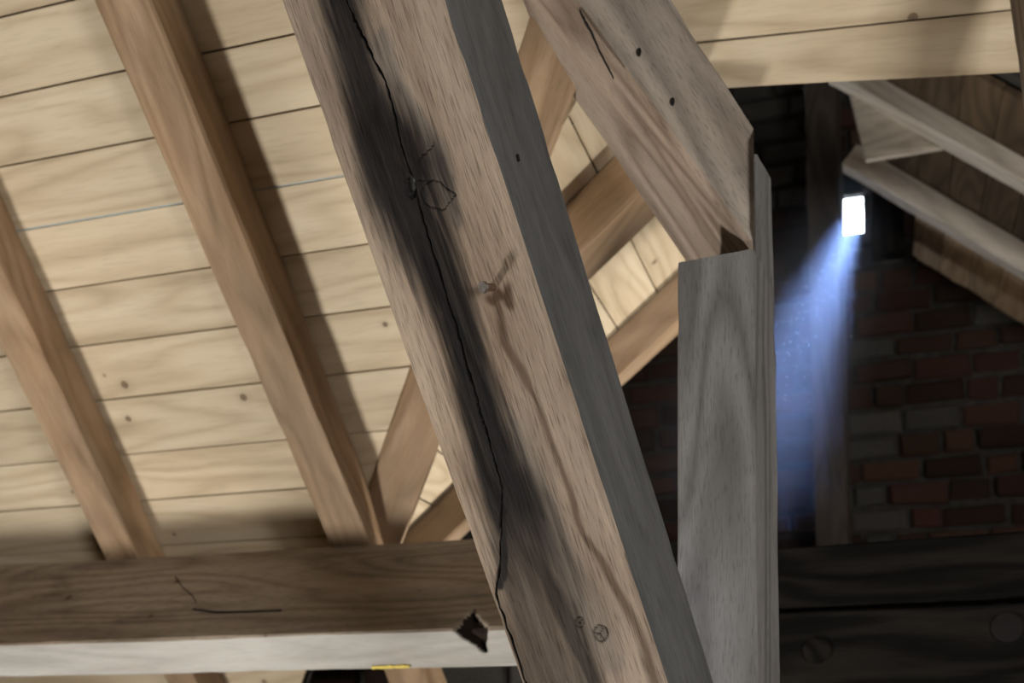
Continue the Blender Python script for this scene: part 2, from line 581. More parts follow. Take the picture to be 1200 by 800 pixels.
def boarding(parent, org, S, T, Nn, tl, s0, s1, mat, gap=0.004, th=0.022, joints=None):
    """boards of a roof slope, each an object; tl = joint lines, s0(t), s1(t) = ends"""
    out = []
    for a, b in zip(tl[:-1], tl[1:]):
        a_, b_ = a + gap / 2, b - gap / 2
        ends = [(s0, s1)]
        if joints:
            j = joints(a)
            if j is not None:
                ends = [(s0, lambda t, j=j: j - 0.0015), (lambda t, j=j: j + 0.0015, s1)]
        for e0, e1 in ends:
            lift = rng.uniform(0, 0.003)
            x00, x01, x10, x11 = e0(a_), e1(a_), e0(b_), e1(b_)
            o = org + S * x00 + T * a_ + Nn * lift
            nseg = 6
            v, f = [], []
            for i in range(nseg + 1):
                q = i / nseg
                cup = rng.uniform(-0.0006, 0.0006)
                xa, xb = x00 + (x01 - x00) * q - x00, x10 + (x11 - x10) * q - x00
                v += [(xa, 0.0012, cup), (xb, b_ - a_ - 0.0012, cup), (xb, b_ - a_, cup + 0.002), (xb, b_ - a_, th), (xa, 0, th), (xa, 0, cup + 0.002)]
            for i in range(nseg):
                for k_ in range(6):
                    k2 = (k_ + 1) % 6
                    f.append((i * 6 + k_, i * 6 + k2, i * 6 + 6 + k2, i * 6 + 6 + k_))
            f.append(tuple(range(6))[::-1])
            f.append(tuple(nseg * 6 + k_ for k_ in range(6)))
            me = mesh_from('board', v, f)
            if np.dot(np.cross(S, T), Nn) > 0:
                me.flip_normals()
            out.append(new_obj('board', me, (mat,), parent, mat4(o, S, T, Nn)))
    return out


def quad_slab(name, pts, Nn, th, mat):
    pts = [np.array(p) for p in pts]
    v = pts + [p + Nn * th for p in pts]
    c = pts[0]
    v = [p - c for p in v]
    n = len(pts)
    f = [tuple(range(n)), tuple(range(2 * n - 1, n - 1, -1))] + [(i, i + n, (i + 1) % n + n, (i + 1) % n) for i in range(n)]
    me = mesh_from(name, v, f)
    o = new_obj(name, me, (mat,))
    o.location = c.tolist()
    return o


# ---- main slope
tl = [-0.72, -0.57, -0.42, -0.27, -0.12, 0.035, 0.19, 0.339, 0.505, 0.659, 0.811, 0.966, 1.114, 1.256, 1.405, 1.555, 1.70, 1.85]
ceil_main = quad_slab('ceiling', [on_roof(valley_s(-0.75) - 0.02, -0.75, -0.035), on_roof(2.3, -0.75, -0.035), on_roof(2.3, 1.9, -0.035), on_roof(valley_s(1.9) - 0.02, 1.9, -0.035), on_roof(valley_s(0.56) - 0.02, 0.56, -0.035), on_roof(valley_s(0.54) - 0.02, 0.54, -0.035)], N, 0.03, M_felt)
tag(ceil_main, 'sloping boarded roof underside of pale pine planks on the left', None, None, 'structure')
boarding(ceil_main, P0, D, U, N, tl, lambda t: valley_s(t), lambda t: 2.2, M_pine, gap=0.0032)
# pale strip painting a bluish glint into the joint under the fourth board line
mm = mesh_from('glint_strip', [(0, -0.003, 0), (1.5, -0.003, 0), (1.5, 0.003, 0), (0, 0.003, 0), (0, -0.003, 0.004), (1.5, -0.003, 0.004), (1.5, 0.003, 0.004), (0, 0.003, 0.004)],
               [(0, 1, 2, 3), (4, 7, 6, 5), (0, 4, 5, 1), (1, 5, 6, 2), (2, 6, 7, 3), (3, 7, 4, 0)])
new_obj('glint_strip', mm, (M_glint,), ceil_main, mat4(on_roof(-0.7, 0.966, -0.004), D, U, N))
tag(ceil_main.children[-1], 'pale blue glint painted into the joint')

# ---- wing left slope, carried by the valley
def on_wing(s, t, h=0.0):
    return V0 + D2 * s + U2 * t - N2 * h


def wing_valley_s(t):
    # s along D2 where the valley runs at height t
    k_ = (VDI @ D2) / (VDI @ U2)
    return k_ * t


WS = 0.60                                                 # the boarding of this slope stops behind the second rafter
tl2 = [-0.45 + 0.15 * i for i in range(11)] + [1.16]
ceil_wing = quad_slab('ceiling', [on_wing(wing_valley_s(-0.5), -0.5, -0.035), on_wing(WS, -0.5, -0.035), on_wing(WS, 1.17, -0.035), on_wing(wing_valley_s(1.17), 1.17, -0.035)], N2, 0.03, M_felt)
tag(ceil_wing, 'boarded slope seen behind the big strut and the grey post', None, None, 'structure')
boarding(ceil_wing, V0, D2, U2, N2, tl2, wing_valley_s, lambda t: WS - 0.01, M_pine)

# ---- gable wall with the hole, far end of the wing
NG = -D2                                                  # faces the room
PG = at(1100, 400, 5.6)
SG = -D                                                   # to the right


def on_gable(s, z, out=0.0):
    return np.array([PG[0], PG[1], 0]) + SG * s + Z * z + NG * out


def gable_sz(px, py):
    p = hit(px, py, PG, NG)
    return float((p - PG) @ SG), float(p[2])


h0s, h0z = gable_sz(974, 277)
h1s, h1z = gable_sz(1011, 226)


def wall_with_hole(name, s0, s1, z0, z1, hs0, hs1, hz0, hz1, th):
    v, f = [], []
    ss, zs = [s0, hs0, hs1, s1], [z0, hz0, hz1, z1]
    for d in (0.0, -th):
        for z in zs:
            for s in ss:
                v.append(on_gable(s, z, d))
    for j in range(3):
        for i in range(3):
            if i == 1 and j == 1:
                continue
            a = j * 4 + i
            f.append((a, a + 1, a + 5, a + 4))
            f.append((16 + a, 16 + a + 4, 16 + a + 5, 16 + a + 1))
    for a, b in ((5, 6), (6, 10), (10, 9), (9, 5), (0, 1), (1, 2), (2, 3), (3, 7), (7, 11), (11, 15), (15, 14), (14, 13), (13, 12), (12, 8), (8, 4), (4, 0)):
        f.append((a, b, b + 16, a + 16))
    o0 = on_gable(0, 0)
    me = mesh_from(name, [p - o0 for p in v], f)
    o = new_obj(name, me, (M_mortar,))
    o.location = o0.tolist()
    return o


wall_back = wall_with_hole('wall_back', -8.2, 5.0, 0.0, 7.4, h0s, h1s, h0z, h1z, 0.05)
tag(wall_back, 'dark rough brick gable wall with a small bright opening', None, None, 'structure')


def brick_variants(n, mat):
    out = []
    for i in range(n):
        r = random.Random(100 + i)
        j = lambda a: r.uniform(-a, a)
        v = []
        for z_, ins in ((0.0, 0.0), (0.7, 0.0), (1.0, 0.09)):
            for (x, y) in ((0, 0), (1, 0), (1, 1), (0, 1)):
                ix, iy = (ins * 0.6 if x == 0 else -ins * 0.6), (ins if y == 0 else -ins)
                v.append((x + ix + j(0.05), y + iy + j(0.11), z_ + (j(0.25) if z_ else 0)))
        v.append((0.5 + j(0.2), 0.5 + j(0.2), 1.05 + j(0.2)))
        f = [(3, 2, 1, 0)]
        for a in (0, 4):
            for k_ in range(4):
                k2 = (k_ + 1) % 4
                f.append((a + k_, a + k2, a + 4 + k2, a + 4 + k_))
        for k_ in range(4):
            f.append((8 + k_, 8 + (k_ + 1) % 4, 12))
        me = mesh_from('brick', v, f)
        me.materials.append(mat)
        out.append(me)
    return out


BR = brick_variants(7, M_brick)
ST = brick_variants(4, M_stone)
BV = {id(BR): BR, id(ST): ST}


def lay_bricks(parent, frame, S, Nn, s0, s1, z0, z1, hole=None, stone=None, bl=0.26, bh=0.098, mortar=0.026, proud=0.034, skip=None):
    z, row = z0, 0
    count = 0
    while z < z1:
        hgt = bh * rng.uniform(0.9, 1.1)
        s = s0 - rng.uniform(0, bl)
        while s < s1:
            ln = bl * rng.choice((1.0, 1.0, 0.5, 0.98, 0.72)) * rng.uniform(0.95, 1.05)
            zz = z + rng.uniform(-0.006, 0.006)
            if hole and s + ln > hole[0] and s < hole[1] and zz + hgt > hole[2] and zz < hole[3]:
                if s < hole[0] - 0.04:
                    ln = hole[0] - s - 0.004
                else:
                    s = max(hole[1] + 0.004, s + 0.01)
                    if s < hole[1] + 0.006:
                        ln = bl * 0.6
                    else:
                        continue
            if not (skip and skip(s + ln / 2, zz + hgt / 2)) and rng.random() > 0.03:
                is_st = stone and stone(s + ln / 2, zz)
                me = rng.choice(ST if is_st else BR)
                o = bpy.data.objects.new('stone' if is_st else 'brick', me)
                sc.collection.objects.link(o)
                p = frame(s, zz, 0.0)
                m4 = mat4(p, S * ln, Z * hgt, Nn * (proud * rng.uniform(0.5, 1.3)))
                o.matrix_world = m4
                o.parent = parent
                o.matrix_parent_inverse = parent.matrix_basis.inverted()
                count += 1
            s += ln + mortar * rng.uniform(0.8, 1.5)
        z += hgt + mortar
        row += 1
    return count


def gable_skip(s, z):
    p = on_gable(s, z, 0.0)
    q = p - CAM
    c, si = math.cos(PITCH), math.sin(PITCH)
    yy = c * q[1] + si * q[2]
    px, py = 600 + F * q[0] / yy, PY - F * (-si * q[1] + c * q[2]) / yy
    inside = (715 < px < 810 and 380 < py < 700) or (860 < px < 1240 and 60 < py < 660)
    return not inside


gs0, gz0 = gable_sz(720, 690)
gs1, gz1 = gable_sz(1240, 30)
edge_s = gable_sz(1012, 400)[0]
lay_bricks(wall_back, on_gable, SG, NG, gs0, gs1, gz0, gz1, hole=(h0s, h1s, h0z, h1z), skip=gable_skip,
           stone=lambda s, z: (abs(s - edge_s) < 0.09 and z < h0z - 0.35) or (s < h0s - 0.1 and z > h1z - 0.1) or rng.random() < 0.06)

# ---- low brick wall under the valley, seen beneath the purlin
PE = at(500, 790, 4.1)


def on_eave(s_, z, out=0.0):
    return np.array([PE[0], PE[1], 0]) + SG * s_ + Z * z + NG * out


ez = float(at(500, 772, 4.1)[2])
wall_low = quad_slab('wall_low', [on_eave(-0.62, 0.0), on_eave(0.9, 0.0), on_eave(0.9, ez), on_eave(-0.62, ez)], -NG, 0.2, M_mortar)
tag(wall_low, 'low brick wall glimpsed beneath the purlin', None, None, 'structure')
lay_bricks(wall_low, on_eave, SG, NG, -0.45, 0.85, ez - 0.36, ez - 0.09, stone=lambda s_, z: rng.random() < 0.6)

# ---- wing right slope
SL3 = math.radians(39)
T3 = nz(D * math.cos(SL3) + Z * math.sin(SL3))
N3 = np.cross(T3, D2)
if N3[2] < 0:
    N3 = -N3
P3 = hit(1100, 322, PG, NG)


def on_right(s, t, h=0.0):
    return P3 + D2 * s + T3 * t - N3 * h


TB = float((hit(1003, 112, P3, N3) - P3) @ T3)            # upper end of the boarding
tl3 = [t for t in (-1.6 + 0.16 * i for i in range(20)) if t < TB]
TLIM = min(tl3, key=lambda t: abs(t - float((hit(1062, 285, P3, N3) - P3) @ T3)))
ceil_right = quad_slab('ceiling', [on_right(-1.9, -1.62, -0.035), on_right(0.0, -1.62, -0.035), on_right(0.0, TLIM, -0.035), on_right(-0.80, TLIM, -0.035), on_right(-0.80, tl3[-1], -0.035), on_right(-1.9, tl3[-1], -0.035)], N3, 0.03, M_felt)
tag(ceil_right, 'brown boarded slope above the brick gable on the right', None, None, 'structure')
boarding(ceil_right, P3, D2, T3, N3, tl3, lambda t: -1.85, lambda t: -0.83, M_wing_board_shade)
boarding(ceil_right, P3, D2, T3, N3, [t for t in tl3 if t <= TLIM + 1e-6], lambda t: -0.826, lambda t: -0.02, M_wing_board_lit)

# ---- closing shell of the attic (outside the picture)
def shell(name, c, size, mat, label):
    sx, sy, sz = (q / 2 for q in size)
    v = [(x * sx, y * sy, z * sz) for x in (-1, 1) for y in (-1, 1) for z in (-1, 1)]
    f = [(0, 1, 3, 2), (4, 6, 7, 5), (0, 4, 5, 1), (2, 3, 7, 6), (0, 2, 6, 4), (1, 5, 7, 3)]
    o = new_obj(name, mesh_from(name, v, f), (mat,))
    o.location = c
    return tag(o, label, None, None, 'structure')


shell('floor', (-0.4, 2.4, -0.03), (10.0, 10.4, 0.06), M_floor, 'attic floor of worn planks below the beams')
shell('wall_left', (-5.1, 2.4, 3.6), (0.1, 10.4, 7.3), M_plaster, 'plastered attic wall on the left side')
shell('wall_right', (4.2, 2.4, 3.6), (0.1, 10.4, 7.3), M_plaster, 'plastered attic wall on the right side')
shell('wall_front', (-0.4, -2.75, 3.6), (10.0, 0.1, 7.3), M_plaster, 'plastered attic wall behind the viewer')
shell('ceiling', (-0.4, 2.4, 7.3), (10.0, 10.4, 0.1), M_plaster, 'upper closing of the roof space')

# ------------------------------------------------------------------ main roof timbers
RH = 0.118


def rafter(s_top, s_bot, w, label, t0=-0.7, t1=1.75):
    a0, a1 = s_bot, s_top
    q = []
    for t in (t0, t1):
        f = (t - 0.07) / (1.38 - 0.07)
        s = a0 + (a1 - a0) * f
        q.append([on_roof(s, t, 0), on_roof(s, t, RH), on_roof(s + w, t, RH), on_roof(s + w, t, 0)])
    return timber('rafter', q[0], q[1], (M_rafter,), label, 'rafter', step=0.02, k=7, bev=0.005, wob=0.0035, chip=0.010, group='common rafters of the left slope')


rafter(-0.118, -0.196, 0.122, 'brown rafter under pale boards, nearest to the big stained strut')
rafter(0.516, 0.534, 0.114, 'brown rafter under pale boards at the left picture edge')

# purlin carrying the rafters, set square to the roof
pt = hit(385, 640, P0 - N * RH, N)
t_top = float((pt - P0) @ U)
PL = float(np.mean([-(hit(x, y, pt, U) - pt) @ N for x, y in ((0, 755), (300, 745), (580, 735.5))]))
_pp = pt - N * PL
PW = float(np.mean([-(hit(x, y, _pp, N) - _pp) @ U for x, y in ((0, 797), (300, 788), (600, 778))]))
print('purlin', PL, PW)


def purlin_pt(s, t, h):
    return on_roof(s, t, RH + h)


def purlin_disp_q(s):
    return [purlin_pt(s, t_top, 0), purlin_pt(s, t_top, PL), purlin_pt(s, t_top - PW, PL), purlin_pt(s, t_top - PW, 0)]


purlin = timber('purlin', purlin_disp_q(-0.75), purlin_disp_q(2.2), (M_purlin, M_limewash), 'dark brown purlin with whitewashed lower face, carrying the left rafters', 'beam',
                step=0.0045, k=34, bev=0.005, wob=0.003, chip=0.006, facemat={1: 1})
purlin.data.materials.append(M_rot)
# rotted notch in the lower arris
_np = hit(552, 737, pt, U)
_mw = np.array(purlin.matrix_basis)
_co = np.array([v.co[:] for v in purlin.data.vertices])
_wc = _co @ _mw[:3, :3].T + _mw[:3, 3]
_al = (_wc - _np) @ D
_up = np.clip((_wc - _np) @ N, 0, None)                   # away from the arris on the dark face
_bk = np.clip(-((_wc - _np) @ U), 0, None)                # away from the arris on the white face
_f = 1 - np.abs(_al + 0.25 * (_bk - _up)) / 0.046 - _up / 0.075 - _bk / 0.075 + 0.12 * vnoise(_wc * 60)
_on = (_f > 0) & ((_up < 0.01) | (_bk < 0.01))
_wc[_on] += (nz(N - U)[None] * np.clip(_f[_on] * 0.10, 0, 0.030)[:, None])
_loc = (_wc - _mw[:3, 3]) @ _mw[:3, :3]
purlin.data.vertices.foreach_set('co', _loc.reshape(-1))
for _p in purlin.data.polygons:
    if np.mean(_f[list(_p.vertices)]) > 0.05 and all(_on[i] for i in _p.vertices):
        _p.material_index = 2
purlin.data.update()


# valley rafter
def valley_q(tv, w=0.095, h=0.13):
    c = V0 + VD * tv
    side = nz(np.cross(VD, nz(N + N2)))                   # across the valley
    if side[0] < 0:
        side = -side
    dn = nz(np.cross(side, VD))
    if dn[2] > 0:
        dn = -dn
    a = c + side * 0.0
    b = c + side * w
    return [a - dn * 0.02, a + dn * h * 0.12, b + dn * h, b - dn * 0.02]


timber('valley_rafter', valley_q(-0.45), valley_q(1.25), (M_rafter,), 'broad valley rafter between the two boarded slopes, behind the big strut', 'rafter', step=0.02, k=7, chip=0.01)

# rafters of the wing's left slope
RH2 = 0.11


def wing_rafter(contact, far, label, h=RH2):
    """picture points on the line where the near side meets the boards, and on the far arris of the soffit"""
    s0 = np.mean([float((hit(x, y, V0, N2) - V0) @ D2) for x, y in contact])
    s1 = np.mean([float((hit(x, y, V0 - N2 * h, N2) - V0) @ D2) for x, y in far])
    s1 = max(s1, s0 + 0.085)
    q = []
    for t in (wing_valley_min(s0), 1.15):
        q.append([on_wing(s1, t, 0), on_wing(s1, t, h), on_wing(s0, t, h), on_wing(s0, t, 0)])
    return timber('rafter', q[0], q[1], (M_rafter,), label, 'rafter', step=0.03, k=5, chip=0.008, group='rafters of the wing left slope')


def wing_valley_min(s):
    k_ = (VDI @ D2) / (VDI @ U2)
    return max(-0.48, s / k_) if k_ != 0 else -0.48


wing_rafter([(667, 232), (701, 201)], [(695, 323), (760, 267)], 'brown rafter seen between big strut and brace, upper of the two')
wing_rafter([(470, 628), (530, 572), (717, 389), (792, 320)], [(509, 636), (545, 605), (739, 454), (792, 395)], 'brown rafter passing behind the big strut from the purlin to the grey post')

# ------------------------------------------------------------------ rafters of the wing's right slope
def right_rafter(top, bot, w, label, mat=M_wing, tmax=1.55, xend=None):
    s = np.mean([float((hit(x, y, P3, N3) - P3) @ D2) for x, y in top])
    if xend:
        tmax = float((hit(xend[0], xend[1], P3, N3) - P3) @ T3)
    hs = []
    for x, y in bot:
        n_ = -D2
        p = hit(x, y, P3 + D2 * s, n_)
        hs.append(float(-(p - P3) @ N3))
    h = float(np.mean(hs))
    q = []
    for t in (-1.6, tmax):
        q.append([on_right(s, t, 0), on_right(s, t, h), on_right(s + w, t, h), on_right(s + w, t, 0)])
    print('right rafter', round(s, 3), round(h, 3))
    return timber('rafter', q[0], q[1], (mat,), label, 'rafter', step=0.03, k=5, bev=0.005, chip=0.006, group='rafters of the wing right slope')


right_rafter([(1049, 96), (1200, 186.5)], [(1101, 153), (1200, 217)], 0.10, 'pale rafter just under the header boards at the upper right', xend=(985, 60))
right_rafter([(1090, 214), (1189, 280)], [(1062, 236), (1142, 284)], 0.09, 'pale rafter above the brown boards, second below the header boards', xend=(1004, 155))
right_rafter([(1114, 330), (1200, 384)], [(1114, 342), (1200, 398)], 0.08, 'thin rafter along the brick gable, lowest on the right', tmax=TLIM)

# short gusset board behind the first wing rafter
gp = [at(994, 100, 4.35), at(1104, 148, 4.28), at(1106, 172, 4.28), at(1015, 187, 4.35)]
gus = quad_slab('gusset_board', gp, nz(np.cross(gp[1] - gp[0], gp[3] - gp[0])) * np.sign(np.cross(gp[1] - gp[0], gp[3] - gp[0])[1]), 0.03, M_wing)
tag(gus, 'short pale board nailed between rafters left of the upper right rafter', 'board')

# dark stub between hole and the rafters
timber('stub_post', *box_quads(at(1040, 300, 5.3), at(1040, 190, 5.3), D, 0.15, 0.1), (M_dark,), 'short dark upright block just right of the bright wall opening', 'post', step=0.03, k=4)

# ------------------------------------------------------------------ header boards at upper right
az8, sl8 = math.radians(8), math.radians(47)
D8 = np.array([-math.cos(az8), math.sin(az8), 0])
H8 = np.array([math.sin(az8), math.cos(az8), 0])
U8 = -H8 * math.cos(sl8) + Z * math.sin(sl8)
N8 = np.cross(D8, U8)
P8 = at(1000, 60, 2.42)


def header_board(pts, label):
    c = [hit(x, y, P8, N8) for x, y in pts]
    S = nz(c[1] - c[0])
    T = nz(U8 - S * (U8 @ S))
    Nn = np.cross(S, T)
    if Nn @ N8 < 0:
        Nn = -Nn
    loc = [((p - c[0]) @ S, (p - c[0]) @ T) for p in c]
    v, f = [], []
    n = 10
    for i in range(n + 1):
        q = i / n
        lo = np.array(loc[0]) * (1 - q) + np.array(loc[1]) * q
        hi = np.array(loc[3]) * (1 - q) + np.array(loc[2]) * q
        w = vnoise(np.array([[q * 6 + pts[0][1], 0, 0]]))[0] * 0.0012
        v += [(lo[0], lo[1] + w, 0), (hi[0], hi[1], 0), (hi[0], hi[1], 0.026), (lo[0], lo[1] + w, 0.026)]
    for i in range(n):
        for k_ in range(4):
            f.append((i * 4 + k_, i * 4 + (k_ + 1) % 4, i * 4 + 4 + (k_ + 1) % 4, i * 4 + 4 + k_))
    f += [(3, 2, 1, 0), tuple(n * 4 + k_ for k_ in range(4))]
    me = mesh_from('header_board', v, f)
    if np.dot(np.cross(S, T), Nn) > 0:
        me.flip_normals()
    o = new_obj('header_board', me, (M_pine,), None, mat4(c[0], S, T, Nn))
    return tag(o, label, 'board', 'header boards at the upper right')


header_board([(735, 109.5), (1600, 62), (1600, -31), (735, 60.7)], 'pale pine header board with free lower edge, above the dark opening')
header_board([(690, 62.3), (1600, -32.3), (1600, -140), (690, -45)], 'pale pine board just above the lowest header board')
header_board([(640, -43), (1600, -143), (1600, -260), (640, -150)], 'pale pine board at the upper frame edge right of the brace')

# upright at the right picture edge
timber('door_post', *beam_quads(((1183, 0), (1200, 118)), ((1207, 0), (1224, 118)), ((1245, 0), (1262, 118)), 2.2, 2.2, D), (M_oak_brace,),
       'narrow pale upright cut by the upper right picture corner', 'post', extend=(0.5, 0.02), step=0.03, k=5)

# ------------------------------------------------------------------ thin post near the gable, dark rails
q = beam_quads(((942, 100), (956, 640)), ((979, 100), (994, 640)), ((985, 100), (999, 640)), 5.36, 5.36, nz(D + D2 * 0.12))
timber('post', q[0], q[1], (M_thin_post,), 'thin dark brown post in the light shaft beside the bright opening', 'post', extend=(0.6, 0.5), step=0.03, k=6, wob=0.006, chip=0.01)


def rail(pts, y, label, depth, mats=(M_dark,)):
    """front face by four picture corners: top left, top right, bottom left, bottom right"""
    pl_n = -D2
    p0_ = at(pts[0][0], pts[0][1], y)
    c = [hit(x, yy, p0_, pl_n) for x, yy in pts]
    qa = [c[0], c[2], c[2] + D2 * depth, c[0] + D2 * depth]
    qb = [c[1], c[3], c[3] + D2 * depth, c[1] + D2 * depth]
    return timber('rail', qa, qb, mats, label, 'beam', step=0.02, k=7, bev=0.006, wob=0.004, chip=0.012, extend=(0.06, 0.5))


rail([(905, 642), (1200, 622), (905, 714), (1200, 699)], 2.9, 'dark rail at lower right, the upper of two', 0.12)
r2 = rail([(905, 719), (1200, 704), (905, 830), (1200, 815)], 2.9, 'dark rail at lower right with round bolt plates', 0.14)


def disc_part(name, px, y, r, th, mat, parent, pn, squash=1.0, seg=20, dome=0.3):
    c = at(px[0], px[1], y)
    pn = nz(pn)
    a = nz(np.cross(pn, Z))
    b = np.cross(a, pn)
    v, f = [], []
    for rr, hh in ((1.0, -0.002), (1.0, th * 0.6), (0.85, th), (0.35, th * (1 + dome))):
        for i in range(seg):
            t = 2 * math.pi * i / seg
            v.append(a * math.cos(t) * r * rr + b * math.sin(t) * r * rr * squash + pn * hh)
    v.append(pn * th * (1 + dome * 1.2))
    for k_ in range(3):
        for i in range(seg):
            j = (i + 1) % seg
            f.append((k_ * seg + i, k_ * seg + j, (k_ + 1) * seg + j, (k_ + 1) * seg + i))
    for i in range(seg):
        f.append((3 * seg + i, 3 * seg + (i + 1) % seg, 4 * seg))
    me = mesh_from(name, v, f)
    me.flip_normals()
    me.shade_smooth()
    me.set_sharp_from_angle(angle=math.radians(30))
    from mathutils import Matrix
    return new_obj(name, me, (mat,), parent, Matrix.Translation(c.tolist()))


def rail_y(px, py, x0, y0, y):
    return float(hit(px, py, at(x0, y0, y), -D2)[1])


disc_part('bolt_plate', (957, 762), rail_y(957, 762, 905, 719, 2.9) - 0.004, 0.034, 0.006, M_dark, r2, -D2)
disc_part('knot', (1180, 735), rail_y(1180, 735, 905, 719, 2.9) - 0.004, 0.036, 0.004, M_hole, r2, -D2)

# ------------------------------------------------------------------ grey post and brace
PY0 = 1.90
post_q = beam_quads(((793, 297), (793, 800)), ((881, 291), (888, 800)), ((904, 170), (915, 800)), PY0, PY0, nz(D + D2 * 0.16))
post = timber('post', post_q[1], post_q[0], (M_oak_post,), 'ashen grey oak post under the brace, right of the big strut', 'post', extend=(1.35, 0.0), step=0.012, k=14,
              bev=0.005, wob=0.003, chip=0.007)
# the rear cheek of the post runs up behind the brace
_A, _B, _C, _D = post_q[0]
_e0, _e1 = _B + (_C - _B) * 0.30, _C
_in = (_A - _B) * 0.25
ck0 = [_e0 + _in, _e0, _e1, _e1 + _in]
ck1 = [p + Z * 0.19 for p in ck0]
timber('tenon_cheek', [p - Z * 0.02 for p in ck0], ck1, (M_oak_post,), None, parent=post, step=0.012, k=6, bev=0.004, wob=0.002, chip=0.006)

br_q = beam_quads(((595, 0), (795, 297)), ((671, 0), (878, 285)), ((790, 0), (886, 150)), 1.955, PY0 + 0.012, nz(D2 + D * 0.35))
cut_p = at(878, 200, PY0)
brace = timber('brace', br_q[0], br_q[1], (M_oak_brace, M_oak_brace_side), 'thick brown oak brace resting on the grey post, cracked along its edge', 'beam',
               extend=(0.62, 0.35), step=0.012, k=16, bev=0.007, wob=0.004, chip=0.010, facemat={1: 1},
               cuts=[(post_q[0][1] - Z * 0.02, -Z), (CAM, nz(np.cross(raydir(883, 100), raydir(884, 300)) * np.sign(np.cross(raydir(883, 100), raydir(884, 300))[0])))])

# ------------------------------------------------------------------ the big stained strut
SY0, SY1 = 1.50, 1.62
sq = beam_quads(((330, 0), (610, 800)), ((520, 0), (780, 800)), ((590, 0), (838, 800)), SY0, SY1, nz(D + D2 * 0.22))
A0, B0, C0, _ = sq[0]
A1, B1, C1, _ = sq[1]
fn = nz(np.cross(B1 - B0, A0 - B0))                       # front face normal
if fn[1] > 0:
    fn = -fn
EXT = (1.0, 0.75)
_ax = nz((B1 + A1 + C1 * 0) / 2 - (B0 + A0) / 2)
_c0 = np.mean(sq[0], axis=0)
_c1 = np.mean(sq[1], axis=0)
_ax = nz(_c1 - _c0)
_yv = B0 - A0
_yv = nz(_yv - _ax * (_yv @ _ax))
_org = _c0 - _ax * EXT[0]


def strut_xy(px, py):
    """point of the front face in the strut's own (along, across) metres"""
    p = hit(px, py, B0, fn)
    return float((p - _org) @ _ax), float((p - _org) @ _yv)


PXM = 1.55 / F                                            # metres per picture pixel on the front face


def spoly(pts):
    out = []
    for p in pts:
        x, y = strut_xy(p[0], p[1])
        out.append((x, y) + ((p[2] * PXM,) if len(p) > 2 else ()))
    return out


crack = spoly([(388, -60), (398, -20), (407, 2), (418, 28), (432, 57), (443, 78), (452, 97), (458, 117), (463, 137), (470, 163), (477, 187), (485, 205), (492, 232), (496, 252), (501, 271), (506, 288),
               (513, 311), (521, 336), (527, 358), (535, 380), (540, 399), (546, 425), (555, 452), (562, 480), (572, 511), (580, 542), (589, 571), (587, 600), (587, 630), (586, 662), (581, 694), (586, 716), (596, 748), (612, 800)])
crack_x = np.array([p[0] for p in crack])
crack_y = np.array([p[1] for p in crack])
o_ = np.argsort(crack_x)
crack_x, crack_y = crack_x[o_], crack_y[o_]
stain_main = spoly([(382, -60, 40), (397, 0, 42), (411, 50, 42), (429, 110, 42), (449, 160, 56), (474, 215, 78), (490, 260, 64), (507, 300, 54), (527, 350, 46), (543, 400, 41), (556, 450, 42), (569, 500, 48), (584, 550, 58),
                    (604, 600, 68), (616, 650, 72), (624, 700, 76), (640, 750, 80), (658, 800, 84), (680, 850, 84)])
stain_low = spoly([(615, 640, 34), (650, 690, 26), (668, 740, 24), (690, 790, 20), (710, 830, 20)])
stain_core = spoly([(455, 170, 10), (470, 205, 34), (485, 245, 30), (503, 290, 18), (525, 350, 14), (545, 420, 16), (560, 470, 15), (578, 540, 14), (588, 600, 14), (586, 690, 10)])
rust = spoly([(578, 335, 9), (584, 360, 7), (592, 400, 8), (610, 430, 8), (627, 465, 6), (645, 515, 6), (665, 565, 5), (680, 615, 5), (700, 645, 7), (725, 695, 8), (745, 740, 8), (760, 780, 10), (775, 820, 10)])
rust2 = spoly([(574, 338, 13), (594, 336, 15), (596, 346, 12)])
gray_p = spoly([(450, 60, 20), (470, 110, 16), (510, 170, 18), (520, 205, 20), (535, 260, 8)])
gray_q = spoly([(600, 500, 26), (628, 570, 30), (655, 640, 30), (690, 720, 30), (720, 780, 22)])
fine = [spoly(x) for x in ([(493, 190), (501, 178), (510, 168)], [(488, 213), (508, 212), (517, 213), (525, 222), (534, 228), (527, 237), (520, 246), (508, 244), (500, 238), (496, 226), (500, 218), (508, 212)])]
kn = strut_xy(483, 219)
ring1, ring2 = strut_xy(703, 742), strut_xy(679, 729)
CR_W = 0.0024


def hero_cols(mid, q, bb):
    a, b = q[0], q[1]                                     # side 0 = A -> B
    w = b[1] - a[1]
    xx = (a[0] + b[0]) / 2
    cy = np.interp(xx, crack_x, crack_y)
    c = (cy - a[1]) / w
    jig = 0.0016 * vnoise(np.array([[xx * 160, 3.3, 1.7]]))[0] / w
    lw = CR_W * (1 + 0.5 * vnoise(np.array([[xx * 60, 9.3, 4.7]]))[0]) / w
    c = min(max(c + jig, bb + 2.2 * lw), 1 - bb - 2.2 * lw)
    l_ = np.linspace(bb, c - lw * 1.6, 46)
    r_ = np.linspace(c + lw * 1.6, 1 - bb, 92)
    return np.concatenate([l_, [c - lw * 0.9, c - lw * 0.35, c + lw * 0.35, c + lw * 0.9], r_])


